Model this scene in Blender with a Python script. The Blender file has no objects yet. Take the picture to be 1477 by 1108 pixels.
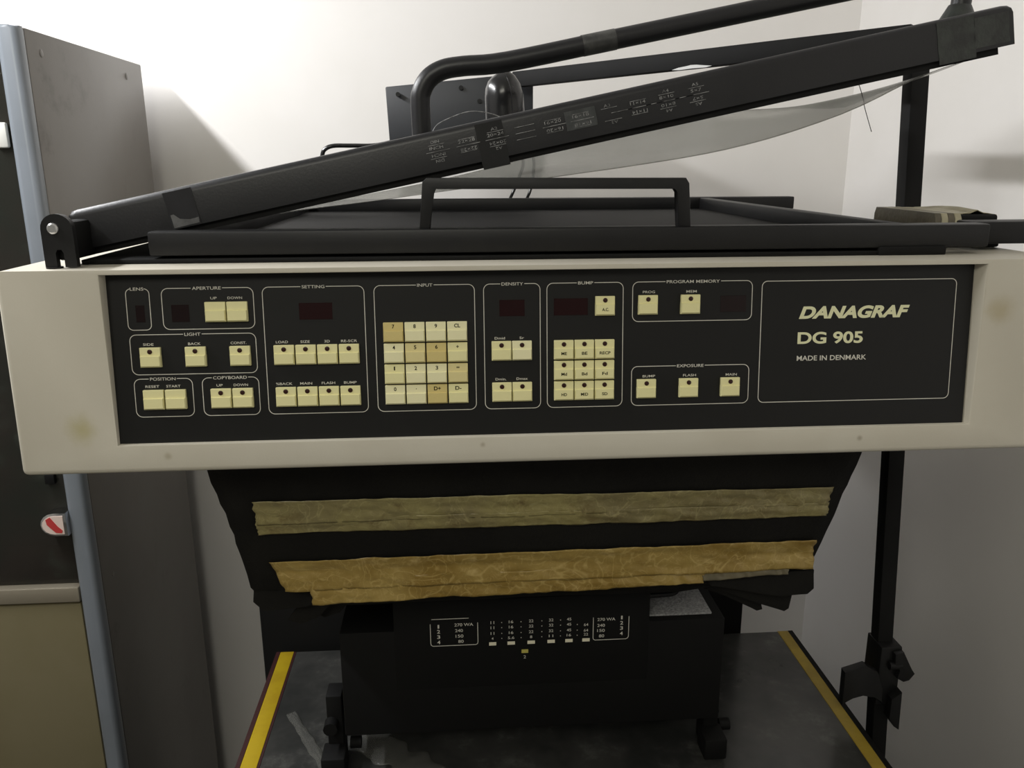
import bpy, bmesh, math, random
from mathutils import Vector, Matrix, noise
random.seed(7)
R = math.radians
SC = bpy.context.scene
COL = SC.collection

# ------------------------------------------------------------------ camera, world, lights, exposure
cam_d = bpy.data.cameras.new('camera'); cam = bpy.data.objects.new('camera', cam_d); COL.objects.link(cam)
rt = Vector((0.99759897, -0.06912665, -0.00421855)); up = Vector((0.02172726, 0.25455502, 0.96681419))
fw = Vector((0.06575877, 0.9645845, -0.25544576))
mw = Matrix((rt, up, -fw)).transposed().to_4x4(); mw.translation = Vector((0, 0, 1.55))
cam.matrix_world = mw
cam_d.sensor_width = 36.0; cam_d.lens = 1200.0 * 36.0 / 1477.0; cam_d.clip_start = 0.02
SC.camera = cam

w = bpy.data.worlds.new('world'); SC.world = w; w.use_nodes = True
bg = w.node_tree.nodes['Background']; bg.inputs[0].default_value = (0.99, 0.97, 0.86, 1); bg.inputs[1].default_value = 0.13

def area(name, loc, target, sx, sy, power, color):
    d = bpy.data.lights.new(name, 'AREA'); d.shape = 'RECTANGLE'; d.size = sx; d.size_y = sy; d.energy = power; d.color = color
    o = bpy.data.objects.new(name, d); COL.objects.link(o); o.location = loc
    z = (Vector(loc) - Vector(target)).normalized(); x = Vector((0, 1, 0)).cross(z).normalized(); y = z.cross(x)
    o.rotation_euler = Matrix((x, y, z)).transposed().to_euler()
    return o
# fluorescent tube running front to back, up on the left; a dim ceiling light further back in the room
area('tube_light', (-0.90, 0.95, 2.12), (0.2, 1.1, 1.3), 0.05, 1.1, 19.5, (0.985, 0.99, 1.0))
area('room_light', (-0.5, -1.1, 2.45), (-0.2, 0.2, 1.0), 0.9, 0.5, 13.0, (1.0, 0.97, 0.85))
SC.view_settings.view_transform = 'Standard'; SC.view_settings.look = 'None'
SC.view_settings.exposure = 0.0; SC.view_settings.gamma = 1.0; SC.view_settings.use_curve_mapping = False

# ------------------------------------------------------------------ materials
def s2l(c):
    return tuple(((v/255)/12.92 if v/255 <= .04045 else ((v/255+.055)/1.055)**2.4) for v in c)
def mat(name, rgb, rough=.5, metal=0., var=None, scale=20., bump=0., bscale=200., dirt=None, dscale=6., dlim=(.55, .75), spec=.5, coat=0., spots=(), crease=None, cscale=30.):
    """rgb in sRGB 0-255; var = second colour mixed by noise; dirt = colour of sparse smudges; spots = [(object-space centre, radius, colour)]"""
    m = bpy.data.materials.new(name); m.use_nodes = True
    nt = m.node_tree; N = nt.nodes; L = nt.links; b = N['Principled BSDF']
    b.inputs['Roughness'].default_value = rough; b.inputs['Metallic'].default_value = metal
    b.inputs['Specular IOR Level'].default_value = spec; b.inputs['Coat Weight'].default_value = coat
    tc = N.new('ShaderNodeTexCoord')
    cur = None
    def rgbn(c):
        n = N.new('ShaderNodeRGB'); n.outputs[0].default_value = (*s2l(c), 1); return n.outputs[0]
    cur = rgbn(rgb)
    def mixc(fac, a, c):
        x = N.new('ShaderNodeMix'); x.data_type = 'RGBA'; L.new(fac, x.inputs[0]); L.new(a, x.inputs[6]); L.new(c, x.inputs[7]); return x.outputs[2]
    def nz(sc, det=4., r=.6):
        n = N.new('ShaderNodeTexNoise'); n.inputs['Scale'].default_value = sc; n.inputs['Detail'].default_value = det; n.inputs['Roughness'].default_value = r
        L.new(tc.outputs['Object'], n.inputs['Vector']); return n.outputs[0]
    def ramp(v, a, c):
        n = N.new('ShaderNodeMapRange'); n.interpolation_type = 'SMOOTHSTEP'; L.new(v, n.inputs[0]); n.inputs[1].default_value = a; n.inputs[2].default_value = c; return n.outputs[0]
    if var: cur = mixc(ramp(nz(scale), .35, .65), cur, rgbn(var))
    if dirt: cur = mixc(ramp(nz(dscale, 8., .7), *dlim), cur, rgbn(dirt))
    if crease:
        for sc_, amt in ((cscale, .4), (cscale*2.3, .3)):
            nn = N.new('ShaderNodeTexNoise'); nn.inputs['Scale'].default_value = sc_; nn.inputs['Detail'].default_value = 2.; nn.inputs['Distortion'].default_value = 1.4
            L.new(tc.outputs['Object'], nn.inputs['Vector'])
            a = N.new('ShaderNodeMath'); a.operation = 'SUBTRACT'; L.new(nn.outputs[0], a.inputs[0]); a.inputs[1].default_value = .5
            b_ = N.new('ShaderNodeMath'); b_.operation = 'ABSOLUTE'; L.new(a.outputs[0], b_.inputs[0])
            q = N.new('ShaderNodeMapRange'); q.interpolation_type = 'SMOOTHSTEP'; L.new(b_.outputs[0], q.inputs[0]); q.inputs[1].default_value = .022; q.inputs[2].default_value = .0
            q.inputs[3].default_value = 0; q.inputs[4].default_value = amt
            cur = mixc(q.outputs[0], cur, rgbn(crease))
    for (c, r, colr) in spots:
        d = N.new('ShaderNodeVectorMath'); d.operation = 'DISTANCE'; L.new(tc.outputs['Object'], d.inputs[0]); d.inputs[1].default_value = c
        ad = N.new('ShaderNodeMath'); ad.operation = 'MULTIPLY_ADD'; L.new(nz(60.), ad.inputs[0]); ad.inputs[1].default_value = r; L.new(d.outputs[1], ad.inputs[2])
        n = N.new('ShaderNodeMapRange'); n.interpolation_type = 'SMOOTHSTEP'; L.new(ad.outputs[0], n.inputs[0]); n.inputs[1].default_value = r*1.6; n.inputs[2].default_value = r*.5
        n.inputs[3].default_value = 0; n.inputs[4].default_value = .6
        cur = mixc(n.outputs[0], cur, rgbn(colr))
    L.new(cur, b.inputs['Base Color'])
    if bump:
        bn = N.new('ShaderNodeBump'); bn.inputs['Strength'].default_value = bump; bn.inputs['Distance'].default_value = .002
        L.new(nz(bscale, 3.), bn.inputs['Height']); L.new(bn.outputs[0], b.inputs['Normal'])
    return m
M = {}
M['wall'] = mat('white_wall_paint', (234, 231, 228), .7, var=(230, 227, 223), scale=3, bump=.05, bscale=150)
M['floor'] = mat('grey_floor', (105, 102, 96), .6, var=(95, 92, 86), scale=5)
M['ceil'] = mat('ceiling_paint', (225, 223, 218), .8)
M['white'] = mat('off_white_enamel', (203, 198, 184), .42, var=(197, 191, 176), scale=7, dirt=(160, 150, 128), dscale=9, dlim=(.66, .8), bump=.04, bscale=600,
                 spots=[((-.300, .656, 1.346), .016, (168, 158, 100)), ((.455, .659, 1.43), .016, (170, 156, 118)), ((.343, .655, 1.322), .003, (140, 128, 108)), ((-.235, .655, 1.322), .004, (160, 150, 126)), ((.02, .655, 1.325), .003, (150, 138, 116))])
M['panel'] = mat('black_panel_film', (16, 16, 15), .5, var=(14, 14, 13), scale=30, bump=.02, bscale=900, spec=.35)
M['black'] = mat('black_painted_steel', (25, 25, 25), .46, var=(21, 21, 22), scale=14, dirt=(46, 46, 46), dscale=22, dlim=(.68, .85), bump=.04, bscale=500, spec=.3)
M['dullblack'] = mat('dull_black_bar', (24, 24, 24), .7, var=(20, 20, 20), scale=14, spec=.2)
M['lid'] = mat('worn_black_enamel', (30, 30, 32), .38, var=(25, 25, 27), scale=10, dirt=(60, 61, 63), dscale=26, dlim=(.66, .84), bump=.05, bscale=400, spec=.38)
M['matt'] = mat('matt_black', (11, 11, 10), .75, var=(8, 8, 8), scale=9, spec=.25)
M['cloth'] = mat('black_bellows_cloth', (27, 26, 23), .85, var=(22, 21, 19), scale=12, bump=.35, bscale=300, spec=.2)
M['rubber'] = mat('glossy_black_rubber', (30, 30, 31), .22, dirt=(60, 60, 60), dscale=30, dlim=(.6, .8))
M['key'] = mat('cream_key_plastic', (232, 226, 172), .5, var=(227, 220, 164), scale=60, bump=.04, bscale=1500)
M['keylight'] = mat('pale_cream_key_plastic', (236, 231, 190), .5, var=(231, 225, 178), scale=90)
M['keyworn'] = mat('yellowed_key_plastic', (216, 200, 136), .5, var=(200, 180, 112), scale=130)
M['keymid'] = mat('stained_key_plastic', (216, 200, 138), .5, var=(222, 212, 158), scale=100)
M['led'] = mat('dark_red_lamp_lens', (48, 16, 8), .3)
M['disp'] = mat('dark_red_display_window', (34, 10, 12), .25, spec=.3)
M['disp2'] = mat('near_black_display_window', (26, 13, 14), .25, spec=.3)
M['print'] = mat('white_panel_print', (214, 211, 200), .6)
M['logo'] = mat('cream_panel_print', (226, 225, 184), .6)
M['keyprint'] = mat('black_key_print', (12, 11, 8), .8, spec=.1)
M['grey_print'] = mat('worn_grey_print', (160, 160, 160), .6, var=(90, 90, 90), scale=160)
M['cream_print'] = mat('cream_scale_mark', (236, 230, 205), .6)
M['yellow_print'] = mat('yellow_scale_mark', (190, 180, 90), .6)
M['tape1'] = mat('olive_brown_packing_tape', (150, 140, 92), .36, var=(130, 120, 84), scale=14, crease=(180, 170, 122), cscale=26, dirt=(118, 104, 66), dscale=45, dlim=(.5, .7), bump=.9, bscale=60)
M['tape2'] = mat('golden_brown_packing_tape', (166, 142, 80), .34, var=(140, 114, 54), scale=12, crease=(202, 178, 116), cscale=24, dirt=(184, 160, 104), dscale=40, dlim=(.55, .72), bump=1., bscale=50)
M['tape3'] = mat('beige_masking_tape', (176, 170, 142), .5, var=(150, 142, 118), scale=25, bump=.4, bscale=120)
M['tape4'] = mat('grey_brown_masking_tape', (92, 85, 68), .5, var=(76, 70, 56), scale=25, bump=.4, bscale=120)
M['screw'] = mat('bright_screw_metal', (200, 200, 200), .3, metal=.8, dirt=(120, 120, 120), dscale=400)
M['chrome'] = mat('chrome', (215, 215, 218), .15, metal=1.)
M['red'] = mat('red_sticker', (190, 60, 60), .4)
M['pinkwhite'] = mat('faded_white_sticker', (225, 205, 195), .4)
M['steelgrey'] = mat('grey_cabinet_enamel', (121, 117, 112), .38, var=(115, 110, 105), scale=4, dirt=(100, 95, 90), dscale=10, bump=.05, bscale=300)
M['trim'] = mat('blue_grey_cabinet_trim', (124, 130, 138), .34, var=(118, 124, 131), scale=6)
M['door'] = mat('olive_grey_cabinet_door', (118, 110, 84), .45, var=(112, 104, 76), scale=5)
M['rail'] = mat('brushed_rail', (150, 142, 126), .35, metal=.3)
M['doorglass'] = mat('dark_door_glass', (46, 50, 45), .12, var=(56, 51, 47), scale=6, dirt=(70, 74, 67), dscale=7, dlim=(.5, .62))
M['latch'] = mat('white_latch', (220, 220, 215), .4)
M['boardglass'] = mat('dusty_dark_glass', (44, 45, 44), .22, var=(66, 66, 64), scale=7, dirt=(96, 96, 93), dscale=14, dlim=(.52, .78))
M['yellow'] = mat('yellow_edge_strip', (190, 162, 30), .45, var=(176, 146, 28), scale=18)
M['yellow2'] = mat('dull_yellow_edge_strip', (176, 150, 52), .5, var=(156, 132, 46), scale=18)
M['maroon'] = mat('dark_maroon_edge', (58, 26, 26), .5)
M['textured'] = mat('hammered_grey_plate', (165, 165, 165), .35, var=(120, 120, 120), scale=350, bump=1., bscale=260)
M['bedglass'] = mat('black_bed_glass', (9, 9, 9), .6, spec=.12, dirt=(30, 30, 30), dscale=6, dlim=(.5, .75))
M['cleartape'] = mat('yellowed_clear_tape', (74, 76, 76), .3, var=(56, 58, 58), scale=60)
M['faint'] = mat('faint_clear_tape', (38, 38, 41), .3, var=(32, 32, 34), scale=60)
M['palechip'] = mat('bare_metal_chip', (200, 200, 198), .5)
M['weld'] = mat('greenish_scuffed_tape', (46, 50, 46), .5, var=(30, 32, 30), scale=60, bump=.4, bscale=120)

def sheet_mat(name, rgb, fac, rough):
    m = bpy.data.materials.new(name); m.use_nodes = True; nt = m.node_tree; N = nt.nodes; L = nt.links
    b = N['Principled BSDF']; b.inputs['Base Color'].default_value = (*s2l(rgb), 1); b.inputs['Roughness'].default_value = rough
    t = N.new('ShaderNodeBsdfTransparent'); t.inputs[0].default_value = (.93, .93, .9, 1)
    x = N.new('ShaderNodeMixShader'); x.inputs[0].default_value = fac
    L.new(t.outputs[0], x.inputs[1]); L.new(b.outputs[0], x.inputs[2]); L.new(x.outputs[0], N['Material Output'].inputs[0])
    return m
M['film'] = sheet_mat('clear_grey_plastic_film', (112, 112, 106), .6, .2)
M['film2'] = sheet_mat('crumpled_clear_plastic', (120, 120, 117), .3, .18)

# ------------------------------------------------------------------ helpers
W = {}
def world(o): return W.get(o.name, Matrix.Identity(4))
def thing(name, loc, label, cat, group=None):
    o = bpy.data.objects.new(name, None); COL.objects.link(o); o.location = loc; o.empty_display_size = .05
    o['label'] = label; o['category'] = cat
    if group: o['group'] = group
    W[o.name] = Matrix.Translation(Vector(loc)); return o
def add(name, me, m, parent=None, mtx=None, label=None):
    o = bpy.data.objects.new(name, me); COL.objects.link(o)
    if m is not None:
        if len(me.materials) == 0: me.materials.append(m)
    mtx = mtx or Matrix.Identity(4)
    if parent is not None:
        o.parent = parent; o.matrix_local = world(parent).inverted() @ mtx
    else: o.matrix_world = mtx
    W[o.name] = mtx
    if label: o['label'] = label
    return o
def mesh(bm, name, smooth=None):
    bmesh.ops.recalc_face_normals(bm, faces=bm.faces)
    me = bpy.data.meshes.new(name); bm.to_mesh(me); bm.free()
    if smooth is not None:
        for p in me.polygons: p.use_smooth = True
        if smooth < 180: me.set_sharp_from_angle(angle=R(smooth))
    return me
def obj(name, bm, m, parent=None, mtx=None, smooth=40, label=None):
    return add(name, mesh(bm, name, smooth), M[m] if isinstance(m, str) else m, parent, mtx, label)
def struct(name, bm, m):
    o = obj(name, bm, m); o['kind'] = 'structure'; return o
def box(bm, x0, x1, y0, y1, z0, z1, bev=0., seg=2):
    vs = [bm.verts.new((x, y, z)) for x in (x0, x1) for y in (y0, y1) for z in (z0, z1)]
    f = [(0,1,3,2), (4,6,7,5), (0,4,5,1), (2,3,7,6), (0,2,6,4), (1,5,7,3)]
    fs = [bm.faces.new([vs[i] for i in q]) for q in f]
    if bev:
        es = list({e for g in fs for e in g.edges})
        bmesh.ops.bevel(bm, geom=es, offset=bev, segments=seg, profile=.5, affect='EDGES')
    return bm
def nb(*a, **k): return box(bmesh.new(), *a, **k)
def hexa(bm, c, bev=0., seg=2):
    """eight corners in the order x,y,z bits (as box)"""
    vs = [bm.verts.new(p) for p in c]
    f = [(0,1,3,2), (4,6,7,5), (0,4,5,1), (2,3,7,6), (0,2,6,4), (1,5,7,3)]
    fs = [bm.faces.new([vs[i] for i in q]) for q in f]
    if bev:
        es = list({e for g in fs for e in g.edges})
        bmesh.ops.bevel(bm, geom=es, offset=bev, segments=seg, profile=.5, affect='EDGES')
    return bm
def tube(bm, pts, r, n=12, cap=True):
    pts = [Vector(p) for p in pts]; rings = []
    prev = None
    for i, p in enumerate(pts):
        t = (pts[min(i+1, len(pts)-1)] - pts[max(i-1, 0)]).normalized()
        if prev is None:
            a = Vector((0, 0, 1)) if abs(t.z) < .9 else Vector((0, 1, 0)); u = t.cross(a).normalized()
        else: u = (prev - t*prev.dot(t)).normalized()
        prev = u; v = t.cross(u); rr = r[i] if isinstance(r, (list, tuple)) else r
        rings.append([bm.verts.new(p + (u*math.cos(2*math.pi*k/n) + v*math.sin(2*math.pi*k/n))*rr) for k in range(n)])
    for a, b in zip(rings, rings[1:]):
        for k in range(n): bm.faces.new((a[k], a[(k+1) % n], b[(k+1) % n], b[k]))
    if cap: bm.faces.new(rings[0]); bm.faces.new(rings[-1])
    return bm
def smoothpts(pts, sub=6):
    P = [Vector(p) for p in pts]; out = []
    for i in range(len(P)-1):
        p0, p1, p2, p3 = P[max(i-1, 0)], P[i], P[i+1], P[min(i+2, len(P)-1)]
        for k in range(sub):
            t = k/sub
            out.append(.5*((2*p1) + (p2-p0)*t + (2*p0-5*p1+4*p2-p3)*t*t + (3*p1-p0-3*p2+p3)*t**3))
    out.append(P[-1]); return out
def prism(bm, pts, axis, a, b, bev=0.):
    """extrude polygon pts (2D) along axis between a and b; axis 'y': pts are (x,z); 'x': (y,z); 'z': (x,y)"""
    def mk(p, h): return {'y': (p[0], h, p[1]), 'x': (h, p[0], p[1]), 'z': (p[0], p[1], h)}[axis]
    A = [bm.verts.new(mk(p, a)) for p in pts]; B = [bm.verts.new(mk(p, b)) for p in pts]
    fs = [bm.faces.new(A), bm.faces.new(B)]
    for i in range(len(pts)):
        j = (i+1) % len(pts); fs.append(bm.faces.new((A[i], A[j], B[j], B[i])))
    if bev:
        es = list({e for g in fs[:2] for e in g.edges})
        bmesh.ops.bevel(bm, geom=es, offset=bev, segments=2, profile=.5, affect='EDGES')
    return bm
def grid(bm, nu, nv, fn):
    V = [[bm.verts.new(fn(i/nu, j/nv)) for j in range(nv+1)] for i in range(nu+1)]
    for i in range(nu):
        for j in range(nv): bm.faces.new((V[i][j], V[i+1][j], V[i+1][j+1], V[i][j+1]))
    return V
def thicken(bm, t):
    bmesh.ops.recalc_face_normals(bm, faces=bm.faces); bmesh.ops.solidify(bm, geom=bm.faces[:], thickness=t); return bm
def rounded(x0, x1, y0, y1, r, n=5):
    pts = []
    for cx, cy, a0 in ((x1-r, y1-r, 0), (x0+r, y1-r, 90), (x0+r, y0+r, 180), (x1-r, y0+r, 270)):
        for k in range(n+1):
            a = R(a0 + 90*k/n); pts.append((cx + r*math.cos(a), cy + r*math.sin(a)))
    return pts

_tc = {}
def text_mesh(s, width=None, height=2., bold=0., shear=0., flip=False, depth=.04):
    """lettering as a flat mesh centred on its own origin in the XY plane, sizes in the caller's unit"""
    key = (s, width, height, bold, shear, flip, depth)
    if key in _tc: return _tc[key]
    cu = bpy.data.curves.new('lettering', 'FONT'); cu.body = s; cu.size = 1; cu.offset = bold; cu.shear = shear
    cu.resolution_u = 3 if height < 6 else 8; cu.fill_mode = 'FRONT'
    o = bpy.data.objects.new('lettering_source', cu); COL.objects.link(o)
    bpy.context.view_layer.update()
    me = bpy.data.meshes.new_from_object(o.evaluated_get(bpy.context.evaluated_depsgraph_get()))
    bpy.data.objects.remove(o); bpy.data.curves.remove(cu)
    xs = [v.co.x for v in me.vertices]; ys = [v.co.y for v in me.vertices]
    x0, x1, y0, y1 = min(xs), max(xs), min(ys), max(ys)
    sy = height/(y1-y0); sx = (width/(x1-x0)) if width else sy*1.08
    f = -1 if flip else 1
    for v in me.vertices: v.co = ((v.co.x-(x0+x1)/2)*sx*f, (v.co.y-(y0+y1)/2)*sy*f, 0)
    me.name = 'lettering'; me.materials.clear(); _tc[key] = me; return me
def union(name, meshes, scale=1.):
    """join (mesh, matrix) pairs into one mesh"""
    bm = bmesh.new()
    for me, mx in meshes:
        t = me.copy(); t.transform(mx); bm.from_mesh(t); bpy.data.meshes.remove(t)
    me = bpy.data.meshes.new(name); bm.to_mesh(me); bm.free(); return me

# ------------------------------------------------------------------ setting
struct('wall_back', nb(-1.7, .81, 1.72, 1.82, 0, 2.7), 'wall')
struct('wall_right', nb(.81, .91, -2.2, 1.82, 0, 2.7), 'wall')
struct('wall_left', nb(-1.8, -1.7, -2.2, 1.82, 0, 2.7), 'wall')
struct('floor', nb(-1.8, .91, -2.2, 1.82, -.08, 0), 'floor')
struct('ceiling', nb(-1.8, .91, -2.2, 1.82, 2.7, 2.78), 'ceil')

# ------------------------------------------------------------------ storage cabinet on the left
cab = thing('storage_cabinet', (-1.0, 1.42, 0), 'tall grey steel cabinet with blue-grey rounded corner trim and dark glass door at left', 'cabinet')
obj('side_panel', nb(-.566, -.5600, 1.222, 1.65, .0, 1.7275, bev=.0022), 'steelgrey', cab)
bm = bmesh.new()
prism(bm, rounded(-.588, -.5595, 1.1985, 1.226, .009, 6), 'z', 0.0, 1.7275, bev=.004)
obj('corner_trim', bm, 'trim', cab, label='blue-grey rounded vertical corner trim')
obj('top_panel', box(nb(-1.45, -.567, 1.222, 1.649, 1.712, 1.7270, bev=.001), -1.45, -.5885, 1.199, 1.2225, 1.70, 1.7265, bev=.006, seg=3), 'trim', cab)
obj('back_panel', nb(-1.45, -.566, 1.64, 1.65, 0, 1.71), 'steelgrey', cab)
obj('side_panel', nb(-1.45, -1.444, 1.2, 1.64, 0, 1.71), 'steelgrey', cab)
for z in (.955, 1.085): obj('shelf', nb(-1.44, -.59, 1.25, 1.63, z, z+.018), 'rail', cab)
def glassy():
    m = M['doorglass']; nt = m.node_tree; t = nt.nodes.new('ShaderNodeBsdfTransparent'); t.inputs[0].default_value = (.55, .58, .54, 1)
    x = nt.nodes.new('ShaderNodeMixShader'); x.inputs[0].default_value = .6
    nt.links.new(t.outputs[0], x.inputs[1]); nt.links.new(nt.nodes['Principled BSDF'].outputs[0], x.inputs[2]); nt.links.new(x.outputs[0], nt.nodes['Material Output'].inputs[0])
glassy()
dg = obj('glass_door', nb(-1.44, -.588, 1.214, 1.219, .925, 1.71), 'doorglass', cab, label='dark reflective sliding glass door')
obj('door_edge_pull', nb(-.612, -.594, 1.205, 1.214, 1.574, 1.607, bev=.003), 'latch', dg, label='small white pull on the glass')
obj('glass_clip', nb(-.616, -.602, 1.206, 1.214, 1.091, 1.106, bev=.001), 'matt', dg)
obj('rail', nb(-1.44, -.588, 1.199, 1.222, .899, .924, bev=.002), 'rail', cab, label='brushed horizontal rail under the glass')
obj('lower_door', nb(-1.44, -.589, 1.203, 1.22, .06, .895, bev=.003), 'door', cab, label='olive-grey lower steel door')
obj('plinth', nb(-1.44, -.589, 1.215, 1.64, 0, .055), 'matt', cab)
# chrome D-shaped pull with a red and white sticker
pts = [(-.586, 1.014), (-.586, 1.051)]
for k in range(9):
    a = R(90 + 180*k/8); pts.append((-.604 + .0205*math.cos(a), 1.0325 + .0185*math.sin(a)))
hb = bmesh.new(); prism(hb, pts, 'y', 1.190, 1.214, bev=.002)
hd = obj('door_handle', hb, 'chrome', dg, label='small chrome D-shaped door handle')
pts = [(-.590, 1.018), (-.590, 1.047)] + [(-.604 + .0170*math.cos(R(90+180*k/8)), 1.0325 + .0145*math.sin(R(90+180*k/8))) for k in range(9)]
hb = bmesh.new(); prism(hb, pts, 'y', 1.1885, 1.1905)
sc_ = [(-.6145, 1.042), (-.608, 1.0455), (-.603, 1.038), (-.5985, 1.031), (-.592, 1.024), (-.5935, 1.020), (-.602, 1.021), (-.6085, 1.028), (-.6135, 1.034)]
# sticker: pale ground (material 0) and a red curved mark (material 1)
fa = len(hb.faces)
prism(hb, sc_, 'y', 1.1878, 1.1886)
me = mesh(hb, 'sticker', 40); me.materials.append(M['pinkwhite']); me.materials.append(M['red'])
for p in me.polygons:
    if p.index >= fa: p.material_index = 1
add('handle_sticker', me, None, cab, label='worn red and white sticker on the chrome handle')
for y, z in ((1.262, 1.700), (1.572, 1.700)):
    bm = bmesh.new(); tube(bm, [(-.5605, y, z), (-.5592, y, z), (-.5588, y, z)], [.0065, .005, .003], 14)
    obj('rivet', bm, 'steelgrey', cab)
bm = bmesh.new(); tube(bm, [(-.5605, 1.26, .914), (-.559, 1.26, .914)], .004, 10); obj('rivet', bm, 'steelgrey', cab)

# ------------------------------------------------------------------ the reprographic camera
pc = thing('process_camera', (.08, 1.0, 0), 'large black and white process camera with a long keyed panel and raised lid', 'machine')
def P(name, bm, m, mtx=None, smooth=40, label=None): return obj(name, bm, m, pc, mtx, smooth, label)

# housing: front ring round a recess, sides, back; rounded outer edges
XL, XR, ZB, ZT, YB = -.3515, .513, 1.308, 1.4725, 1.40
def yf(z): return .6545 + .0355*(z-1.308)
TP = math.tan(R(5.4)); YA = .66; ZA = 1.33181; XA = -.27375
def yp(z): return YA + TP*(z-ZA)
bm = bmesh.new()
def v(*p): return bm.verts.new(p)
fo = [v(XL, yf(ZB), ZB), v(XR, yf(ZB), ZB), v(XR, yf(ZT), ZT), v(XL, yf(ZT), ZT)]
ba = [v(XL, YB, ZB), v(XR, YB, ZB), v(XR, YB, ZT), v(XL, YB, ZT)]
x0, x1, z0, z1 = -.2735, .4395, 1.332, 1.4685
fi = [v(x0, yf(z0), z0), v(x1, yf(z0), z0), v(x1, yf(z1), z1), v(x0, yf(z1), z1)]
bi = [v(x0, yp(z0)+.002, z0), v(.436, yp(z0)+.002, z0), v(.436, yp(z1)+.002, z1), v(x0, yp(z1)+.002, z1)]
outer = []
for i in range(4):
    j = (i+1) % 4
    bm.faces.new((fo[i], fo[j], fi[j], fi[i])); bm.faces.new((fi[i], fi[j], bi[j], bi[i])); bm.faces.new((fo[i], ba[i], ba[j], fo[j]))
bm.faces.new(bi); bm.faces.new(ba)
oe = [e for e in bm.edges if all(q in fo+ba for q in e.verts)]
ie = [e for e in bm.edges if all(q in fi for q in e.verts)]
bmesh.ops.recalc_face_normals(bm, faces=bm.faces)
bmesh.ops.bevel(bm, geom=[e for e in oe if not (e.verts[0].co.z > 1.45 and e.verts[1].co.z > 1.45 and e.verts[0].co.y < .7 and e.verts[1].co.y < .7)], offset=.005, segments=3, profile=.5, affect='EDGES')
ie = [e for e in bm.edges if all(x0-.001 < q.co.x < x1+.001 and abs(q.co.y-yf(q.co.z)) < 1e-4 and (abs(q.co.z-z0) < 1e-4 or abs(q.co.z-z1) < 1e-4) for q in e.verts)]
bmesh.ops.bevel(bm, geom=ie, offset=.0012, segments=2, profile=.5, affect='EDGES')
P('housing', bm, 'white', label='off-white enamelled housing with yellowish stains')

# control panel, in millimetres in its own plane (u right, v up, n out of the panel)
PM = Matrix(((.001, 0, 0, XA), (0, .001*math.sin(R(5.4)), -.001*math.cos(R(5.4)), YA), (0, .001*math.cos(R(5.4)), .001*math.sin(R(5.4)), ZA), (0, 0, 0, 1)))
def T(x, y, z=0.): return Matrix.Translation((x, y, z))
bm = nb(0, 709.5, 0.3, 136.3, -1.5, 0)
panel = P('control_panel', bm, 'panel', PM, label='long black control panel printed in white')
PRINT = .12
def ribbon(bm, pts, wd, z=PRINT):
    n = len(pts); L_, R_ = [], []
    for i in range(n):
        a = Vector(pts[max(i-1, 0)]); b = Vector(pts[min(i+1, n-1)]); d = (b-a).normalized(); nn = Vector((-d.y, d.x))*wd/2
        p = Vector(pts[i]); L_.append(bm.verts.new((p.x+nn.x, p.y+nn.y, z))); R_.append(bm.verts.new((p.x-nn.x, p.y-nn.y, z)))
    for i in range(n-1): bm.faces.new((R_[i], R_[i+1], L_[i+1], L_[i]))
def outline(u0, u1, v0, v1, gap=None, r=5., wd=.55):
    bm = bmesh.new()
    if gap: g0, g1 = gap
    else: g0 = g1 = (u0+u1)/2
    pts = [(g0, v1)]
    for cx, cy, a0 in ((u0+r, v1-r, 90), (u0+r, v0+r, 180), (u1-r, v0+r, 270), (u1-r, v1-r, 0)):
        for k in range(7):
            a = R(a0 + 90*k/6); pts.append((cx+r*math.cos(a), cy+r*math.sin(a)))
    pts.append((g1, v1)); ribbon(bm, pts, wd)
    o = obj('printed_outline', bm, 'print', panel, PM, smooth=None); return o
def label(s, u, vv, wd, h=2.1, m='print', bold=.004, shear=0.):
    me = text_mesh(s, wd, h, bold, shear)
    if not me.materials: me.materials.append(M[m])
    return add('printed_lettering', me, None, panel, PM @ T(u, vv, PRINT))
B1 = dict(u=33)
for (s, u0, u1, v0, v1, c, wd) in [('LENS', 14.6, 32.6, 92.4, 125, 23.4, 10.4), ('APERTURE', 42, 113.3, 92.5, 125, 77.2, 22.4), ('LIGHT', 14.8, 113.2, 56.5, 88.6, 63.8, 12.5),
        ('POSITION', 15.3, 61, 22, 53, 38, 20), ('COPYBOARD', 68.7, 113.5, 22, 53, 90.9, 26.8), ('SETTING', 120.4, 200.7, 22, 125, 160.6, 18),
        ('INPUT', 208.6, 289.3, 22, 125, 249.4, 12.3), ('DENSITY', 296.7, 342.7, 22, 125, 320.1, 17.6), ('BUMP', 348.3, 411.2, 22, 125, 380.1, 12.4),
        ('PROGRAM MEMORY', 419.1, 519.4, 92.5, 125, 469.5, 44.5), ('EXPOSURE', 419, 518.9, 22, 55, 468.7, 22.6)]:
    outline(u0, u1, v0, v1, (c-wd/2-1., c+wd/2+1.), r=(4. if u1-u0 < 30 else 5.))
    label(s, c, v1-.15, wd, 2.5, bold=.006)
outline(527.7, 695, 22.1, 124.2, r=4.5, wd=.6)
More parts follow.
